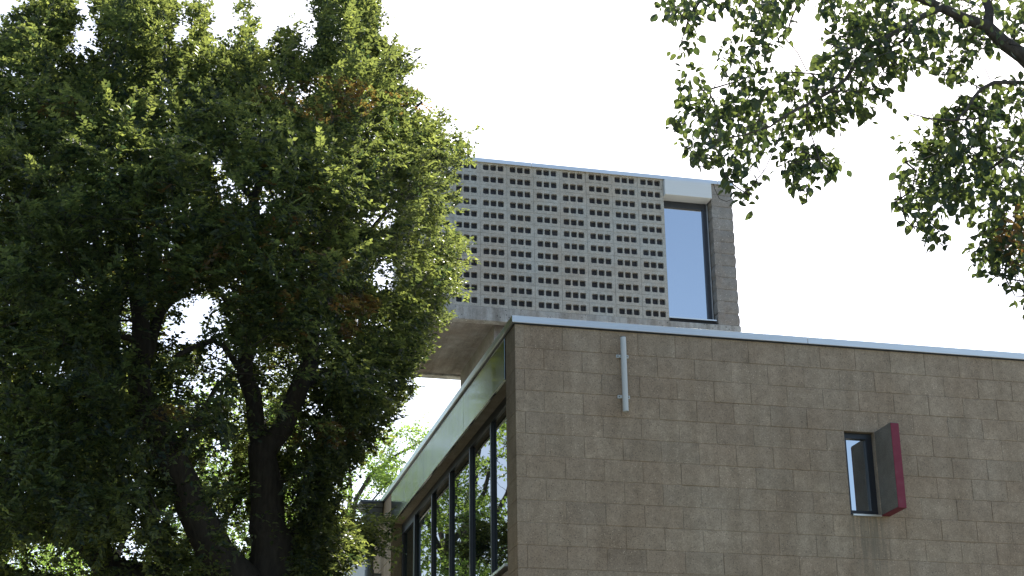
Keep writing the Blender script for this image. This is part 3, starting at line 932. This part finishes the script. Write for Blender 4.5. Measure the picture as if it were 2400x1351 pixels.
# a drooping side branch in front of the far end of the side wall
rr = np.random.default_rng(3)
ex = np.concatenate([at(862, 1262, 18.9)+rr.normal(0, 1, (20, 3))*np.array([.07, .25, .12]), at(835, 1235, 18.3)+rr.normal(0, 1, (14, 3))*np.array([.12, .2, .09])])
tg = np.concatenate([tg, ex])
tips, dirs = beech.grow(tg, seg=.22, wob=.025)
cen = np.array([1.3, BY, 6.5])
od = unit(tg-cen)*np.array([1, 1, .5])
dirs = unit(dirs*.7+od*.8)
C, D, Nn, L, Wd, tint, sp = sprays(tg, dirs, 5, 18, .31, .057, .034, .35, 77)
pp = project(C)
ed = edge_dist(BPOLY, pp); ins = inside(BPOLY, pp)
tol = np.random.default_rng(9).exponential(13, sp.max()+1)[sp]-(clump(C, 5.5, 31)*46-18)
exm = np.arange(len(sp)) >= (len(tg)-len(ex))*5*18
keep = (np.where(ins, ed, -ed) > -tol) | exm
keep &= outside_building(C)
inner = np.zeros(len(pp), bool)
for gx, gy, gw, gh in ((455, 752, 72, 55), (595, 470, 42, 44), (530, 455, 22, 42), (650, 455, 22, 20), (882, 515, 36, 26), (895, 640, 44, 40), (888, 752, 26, 16), (505, 838, 36, 30), (455, 930, 60, 50), (500, 1085, 50, 60), (410, 1215, 40, 36), (225, 690, 40, 34), (300, 755, 18, 60), (610, 300, 26, 20), (720, 200, 24, 30), (560, 1230, 30, 60), (470, 1310, 40, 30), (95, 1305, 95, 36), (290, 1300, 50, 36), (175, 1340, 60, 20), (180, 660, 26, 24), (470, 880, 60, 26)):
    inner |= ((pp[:, 0]-gx)/gw)**2+((pp[:, 1]-gy)/gh)**2 < 1
keep &= bare_limbs(C, 34, .8, 8)
keep &= ~(inner & (clump(C, 7., 44) > .3) & (np.random.default_rng(4).uniform(0, 1, len(pp)) < .78))
brown = np.zeros(len(C))
rb = np.random.default_rng(14).uniform(0, 1, sp.max()+1)[sp]
for bx_, by_, bw, bh, pr, yoff in ((775, 235, 110, 55, .38, -.4), (640, 225, 60, 25, .3, -.4), (830, 715, 60, 28, .7, -.3), (820, 770, 26, 24, .5, -.3), (395, 968, 45, 20, .7, 0), (700, 640, 120, 60, .12, 0), (140, 250, 60, 25, .25, 0), (760, 1020, 80, 30, .35, 0), (560, 620, 300, 250, .05, 0), (960, 230, 80, 40, .08, 0)):
    brown[(((pp[:, 0]-bx_)/bw)**2+((pp[:, 1]-by_)/bh)**2 < 1) & (rb < pr)] = 1
brown *= np.random.default_rng(15).uniform(.25, .85, len(brown))
C, D, Nn, L, Wd, tint, brown, ed, pp = [a[keep] for a in (C, D, Nn, L, Wd, tint, brown, ed, pp)]
beech_root = finish_tree(beech, 'beech_tree', 'large dense dark green beech with several stems filling the left side', 'tree', None, tuple(base), M['bark'])
front = (C-CAM)@AF
cand = np.where((ed < 30) & (pp[:, 0] > 650) & (pp[:, 0] < 1150) & (pp[:, 1] > 0) & (pp[:, 1] < 1300))[0]
cand = cand[np.argsort(front[cand]-L[cand]*40)][:300]
msk = np.ones(len(C), bool); msk[cand] = False
lm = leaf_mesh('crown', C[msk]-base, D[msk], Nn[msk], L[msk], Wd[msk], SMALL, tint[msk], brown[msk], M['beech'])
cr = link('crown', lm, None, beech_root); tag(cr, kind='stuff')
leaf_objects(cand, C, D, Nn, L, Wd, SMALL, M['beech'], beech_root, base, tint, brown)
print('beech leaves', len(C), 'nodes', len(beech.p))

# ---- the tree reaching in from the right
RY = 9.6
def Rr(x, y, dy=0.0): return at(x, y, RY+dy)
rt = Tree(); k2 = .0026
rbase = np.array([7.9, RY+.2, 0.0])
tr_ = rt.limb([rbase, (7.85, RY+.2, 2.5), (7.6, RY+.2, 4.5), (7.25, RY+.15, 5.9), Rr(2560, 330), Rr(2440, 175), Rr(2400, 130), Rr(2353, 98), Rr(2316, 62), Rr(2260, 40), Rr(2205, 15), Rr(2150, -10), Rr(2060, -60), Rr(1960, -110)],
              [.24, .2, .17, .14, .10, 24*k2, 21*k2, 20*k2, 19*k2, 15*k2, 13*k2, 10*k2, 8*k2, 5*k2], step=.15, wob=.006)
def nearr(p):
    P = np.array(rt.p); return int(np.argmin(((P-p)**2).sum(1)))
def rl(src, pts, w0, w1):
    j = nearr(Rr(*src)); n_ = len(pts)
    return rt.limb([rt.p[j]]+[Rr(*q) for q in pts], [w0*k2+(w1-w0)*k2*i/n_ for i in range(n_+1)], j, step=.12, wob=.006)
rl((2316, 62), [(2318, 20), (2300, -30), (2290, -140)], 15, 10)
rl((2205, 15), [(2146, 50, -.1), (2112, 70, -.15), (2068, 89, -.2), (2031, 115, -.25), (2001, 155, -.3), (1983, 185, -.3), (1946, 218, -.35), (1890, 244, -.35), (1846, 267, -.4), (1801, 296, -.4), (1740, 320, -.4), (1680, 330, -.4)], 9, 1.6)
rl((2146, 50, -.1), [(2120, 90, .1), (2068, 122, .2), (2038, 148, .25), (2020, 200, .3), (2000, 250, .3)], 6, 1.5)
rl((2060, -60), [(1960, -40, .1), (1890, -20, .1), (1872, 7, .1), (1853, 48, .1), (1842, 93, .1), (1868, 122, .1), (1890, 167, .1)], 5, 1)
rl((1960, -110), [(1850, -80, -.2), (1740, -40, -.3), (1640, 10, -.3), (1600, 80, -.3), (1590, 140, -.3)], 5, 1)
rl((1983, 185, -.3), [(1900, 172, -.1), (1838, 170, 0), (1779, 174, .1), (1727, 193, .1), (1660, 210, .1), (1610, 215, .1)], 2.6, .9)
rl((2031, 115, -.25), [(1960, 110, -.4), (1920, 95, -.5), (1884, 84, -.5)], 2.5, 1)
rl((2353, 98), [(2300, 92, .3), (2253, 100, .35), (2231, 122, .4), (2226, 155, .4), (2218, 190, .4)], 4, 1.2)
rl((2440, 175), [(2400, 196, -.2), (2327, 193, -.3), (2280, 230, -.35), (2240, 280, -.4), (2180, 280, -.4), (2120, 262, -.4)], 8, 1.2)
rl((2560, 330), [(2480, 330, .2), (2420, 340, .3), (2360, 370, .3), (2300, 410, .3), (2220, 440, .3), (2150, 470, .3)], 10, 1.2)
rl((2420, 340, .3), [(2400, 420, .1), (2380, 520, 0), (2360, 600, -.1), (2350, 650, -.1)], 5, 1)
rl((2360, 370, .3), [(2270, 340, .1), (2190, 360, 0), (2120, 380, 0)], 4, 1)
rl((2480, 330, .2), [(2470, 450, .3), (2450, 600, .3), (2420, 690, .3), (2410, 740, .3)], 5, 1)
rl((1846, 267, -.4), [(1820, 340, -.4), (1790, 400, -.4), (1750, 450, -.4), (1715, 465, -.4)], 2.2, .8)
rl((1890, 244, -.35), [(1900, 310, -.3), (1920, 370, -.3), (1930, 410, -.3)], 2, .8)
rl((1715, 455, -.4), [(1700, 470, -.4), (1688, 462, -.4), (1676, 445, -.4), (1675, 430, -.4)], 1.0, .6)
RPOLYS = [([(1530, -60), (1720, -60), (1700, 20), (1650, 70), (1625, 110), (1612, 158), (1572, 150), (1560, 60)], .8),
          ([(1690, -60), (1900, -60), (1870, 30), (1845, 100), (1800, 130), (1760, 190), (1690, 180), (1680, 120), (1715, 60)], .95),
          ([(1590, 165), (1635, 160), (1680, 230), (1760, 175), (1900, 165), (1955, 60), (2020, 50), (2110, 130), (2150, 150), (2105, 205), (2060, 250), (2035, 285), (1985, 255), (1965, 315), (1900, 305), (1880, 345), (1965, 360), (1975, 395), (1940, 425), (1885, 410), (1900, 450), (1870, 465), (1830, 420), (1790, 420), (1765, 475), (1725, 478), (1705, 430), (1690, 385), (1640, 385), (1605, 350), (1592, 305), (1560, 298), (1592, 255), (1590, 205)], 1.25),
          ([(1900, -60), (2600, -60), (2600, 150), (2300, 130), (2260, 190), (2215, 200), (2180, 160), (2120, 180), (2060, 140), (1970, 90), (1925, 50)], 1.1),
          ([(2620, 130), (2330, 180), (2300, 215), (2230, 240), (2190, 290), (2110, 250), (2100, 262), (2150, 300), (2180, 345), (2085, 315), (2100, 350), (2160, 375), (2100, 400), (2110, 450), (2090, 480), (2140, 535), (2185, 578), (2228, 565), (2240, 500), (2290, 515), (2275, 590), (2290, 635), (2340, 655), (2375, 690), (2402, 720), (2440, 830), (2620, 760)], 1.5)]
tg = sample(RPOLYS, 1560, RY, 1.0, [(2075, 330, 14, 14, .9)], pxm=400, seed=51, clump_s=4.5, thr=.3, prof=120)
tips, dirs = rt.grow(tg, seg=.10, wob=.012, rtip=.0024, sag=.02)
rr = np.random.default_rng(33)
NL = 7
n_ = len(tg)
P0 = np.repeat(tg, NL, 0); DD = np.repeat(dirs, NL, 0)
A = unit(DD*.5+rr.normal(0, .75, P0.shape)+np.array([0, 0, -.75]))
C = P0+rr.normal(0, .045, P0.shape)+A*.018
Nn = unit(np.array([0, -.25, .75])+rr.normal(0, .6, P0.shape))
L = .068*rr.uniform(.6, 1.22, len(C)); Wd = L*rr.uniform(.58, .78, len(C))
tint = np.clip(.42+.3*rr.normal(0, 1, len(C)), 0, 1)
pp = project(C+A*.03)
ok = np.zeros(len(C), bool)
for poly, _ in RPOLYS: ok |= inside(poly, pp) | (edge_dist(poly, pp) < rr.exponential(9, len(C)))
mi = [i for i in range(len(rt.p)) if rt.main[i] and rt.rmin[i] > .022]
mp_ = np.array([rt.p[i] for i in mi]); d2 = ((pp[:, None, :]-project(mp_)[None])**2).sum(2); jm = d2.argmin(1)
ok &= ~((np.sqrt(d2.min(1)) < 30) & (C[:, 1] < mp_[jm, 1]+.05) & (rr.uniform(0, 1, len(C)) < .75))
brown = np.zeros(len(C))
sel = (((pp[:, 0]-2385)/50)**2+((pp[:, 1]-560)/75)**2 < 1) & (rr.uniform(0, 1, len(C)) < .4); brown[sel] = rr.uniform(.4, .9, sel.sum())
C, A, Nn, L, Wd, tint, brown, pp = [a[ok] for a in (C, A, Nn, L, Wd, tint, brown, pp)]
rroot = finish_tree(rt, 'ovate_leaved_tree', 'tree with broad pointed green leaves on dark limbs reaching in from upper right', 'tree', None, tuple(rbase), M['bark2'])
vis = np.where((pp[:, 0] > 1520) & (pp[:, 0] < 2390) & (pp[:, 1] > 5) & (pp[:, 1] < 840))[0]
app = L*np.abs((np.cross(A, np.cross(Nn, A))@AF))/((C-CAM)@AF)
dens_edge = np.min([edge_dist(po, pp) for po, _ in RPOLYS], axis=0)
cand = vis[np.argsort(-(app[vis]-.00004*dens_edge[vis]))][:300]
msk = np.ones(len(C), bool); msk[cand] = False
lm = leaf_mesh('crown', C[msk]-rbase, A[msk], Nn[msk], L[msk], Wd[msk], OV, tint[msk], brown[msk], M['ovate'])
cr = link('crown', lm, None, rroot); tag(cr, kind='stuff')
leaf_objects(cand, C, A, Nn, L, Wd, OV, M['ovate'], rroot, rbase, tint, brown)
# petioles
print('right leaves', len(C))

# ---- trees further back
def far_tree(name, label, Y, basepx, polys, n, half, limbs, leaf, seed, spray=.5, nspray=3, nleaf=12, mat='far', group=None):
    t = Tree(); pm = Y/FPX*1.02
    b0 = at(basepx[0], basepx[1], Y); b0 = np.array([b0[0], Y, 0.0])
    tr = None
    for k, (pts, w0, w1) in enumerate(limbs):
        P = [at(x, y, Y+dy) for x, y, dy in pts]
        m_ = len(P)
        if k == 0:
            t.limb([b0, b0+(P[0]-b0)*.5]+P, [w0*pm*1.4, w0*pm*1.15]+[pm*(w0+(w1-w0)*i/(m_-1)) for i in range(m_)], step=.4)
        else:
            PP = np.array(t.p); j = int(np.argmin(((PP-P[0])**2).sum(1)))
            t.limb([t.p[j]]+P[1:], [pm*(w0+(w1-w0)*i/(m_-1)) for i in range(m_)], j, step=.4)
    tg = sample(polys, n, Y, half, (), seed=seed, clump_s=1.3, thr=.3, prof=90)
    tips, dirs = t.grow(tg, seg=.4, wob=.05, rtip=.004)
    C, D, Nn, L, Wd, tint, sp = sprays(tg, dirs, nspray, nleaf, spray, leaf, leaf*.62, .4, seed+1, flat=.8)
    root = finish_tree(t, name, label, 'tree', group, tuple(b0), M['bark2'])
    lm = leaf_mesh('crown', C-b0, D, Nn, L, Wd, SMALL, tint, np.zeros(len(C)), M[mat])
    tag(link('crown', lm, None, root), kind='stuff')
    return len(C)

far_tree('background_tree', 'pale sparse tree with thin bare boughs showing behind the far end of the roof', 38., (800, 1351),
         [([(690, 1120), (740, 1060), (800, 1040), (860, 1010), (930, 1015), (975, 990), (1003, 1012), (985, 1050), (930, 1070), (945, 1090), (920, 1110), (935, 1130), (890, 1150), (905, 1190), (880, 1215), (850, 1290), (830, 1480), (640, 1480), (640, 1200)], 1.0)],
         430, 2.2, [([(802, 1480, 0), (806, 1340, 0), (815, 1230, 0), (822, 1150, 0), (818, 1080, 0)], 10, 3), ([(812, 1260, 0), (835, 1170, 0), (870, 1110, 0), (930, 1070, 0), (985, 1035, 0)], 7, 2), ([(806, 1320, 0), (770, 1200, 0), (745, 1130, 0)], 5, 2), ([(820, 1200, 0), (860, 1190, 0), (905, 1130, 0)], 4, 1.5)], .10, 61, .5, 3, 9)
far_tree('background_tree', 'sunlit light green tree seen through the gap between the beech stems', 27., (480, 1351),
         [([(340, 930), (380, 880), (440, 860), (520, 885), (580, 880), (640, 950), (700, 1010), (720, 1100), (740, 1200), (700, 1480), (330, 1480), (350, 1200), (330, 1050)], 1.0)],
         430, 2.2, [([(470, 1600, 0), (470, 1400, 0), (480, 1200, 0), (470, 1050, 0), (460, 930, 0)], 14, 4), ([(474, 1300, 0), (560, 1150, 0), (620, 1020, 0)], 8, 3), ([(474, 1250, 0), (400, 1120, 0), (380, 960, 0)], 8, 3)], .085, 67, .45, 3, 12)
far_tree('background_tree', 'tall tree standing far behind the left half of the beech', 33., (250, 1351),
         [([(20, 900), (60, 760), (130, 640), (200, 580), (280, 560), (340, 640), (385, 760), (375, 860), (380, 930), (200, 960), (40, 940)], 1.0), ([(-30, 1100), (40, 941), (200, 961), (380, 931), (370, 1100), (390, 1250), (380, 1500), (-40, 1500)], .3)],
         300, 2.6, [([(230, 1700, 0), (235, 1500, 0), (240, 1250, 0), (230, 1000, 0), (240, 800, 0), (250, 650, 0)], 17, 4), ([(236, 1400, 0), (310, 1200, 0), (350, 1000, 0)], 9, 3), ([(236, 1300, 0), (140, 1100, 0), (80, 900, 0)], 9, 3), ([(232, 1050, 0), (290, 900, 0), (320, 740, 0)], 7, 3)], .09, 83, .5, 3, 13, mat='mid')
far_tree('background_tree', 'sunlit light green tree low at the left edge behind the beech', 29., (90, 1351),
         [([(-330, 1130), (-200, 1060), (-60, 1150), (40, 1225), (120, 1235), (210, 1290), (280, 1350), (300, 1500), (-330, 1500)], 1.0)],
         420, 2.4, [([(20, 1700, 0), (10, 1500, 0), (-10, 1350, 0), (-40, 1220, 0)], 15, 4), ([(12, 1480, 0), (90, 1380, 0), (150, 1310, 0)], 8, 3), ([(8, 1460, 0), (-100, 1350, 0), (-200, 1200, 0)], 8, 3)], .085, 71, .45, 3, 12)

# ---- unseen tree added left of the camera to shade the beech and corner pillar
def round_tree(name, label, base, centre, rad, n, leaf, seed):
    r = np.random.default_rng(seed); t = Tree(); base = np.array(base, float); c = np.array(centre, float)
    t.limb([base, base+(c-base)*.35, base+(c-base)*.7, c, c+np.array([0, 0, rad[2]*.6])], [.32, .26, .2, .14, .05], step=.4)
    for k in range(9):
        a = k*2.4; e_ = c+np.array([math.cos(a)*rad[0]*.7, math.sin(a)*rad[1]*.7, (k/8-.4)*rad[2]*.9])
        j = int(np.argmin(((np.array(t.p)-(e_*.3+c*.7-np.array([0, 0, 1.0])))**2).sum(1)))
        t.limb([t.p[j], (t.p[j]+e_)/2+np.array([0, 0, .3]), e_], [.09, .06, .03], j, step=.4)
    d = unit(r.normal(0, 1, (n*2, 3))); q = c+d*np.array(rad)*(r.uniform(.35, 1, (n*2, 1))**.5)
    q = q[clump(q, 1.2, seed+2) > .3][:n]
    tips, dirs = t.grow(q, seg=.4, wob=.05, rtip=.004)
    C, D, Nn, L, Wd, tint, sp = sprays(q, unit(q-c), 3, 12, .5, leaf, leaf*.62, .4, seed+1, flat=.8)
    root = finish_tree(t, name, label, 'tree', None, tuple(base), M['bark2'])
    lm = leaf_mesh('crown', C-base, D, Nn, L, Wd, SMALL, tint, np.zeros(len(C)), M['beech'])
    tag(link('crown', lm, None, root), kind='stuff')
round_tree('added_shade_tree', 'round green tree added out of view to shade the beech and corner pillar', (-5.2, 7.0, 0), (-5.0, 7.2, 7.0), (3.0, 3.6, 4.2), 900, .13, 91)
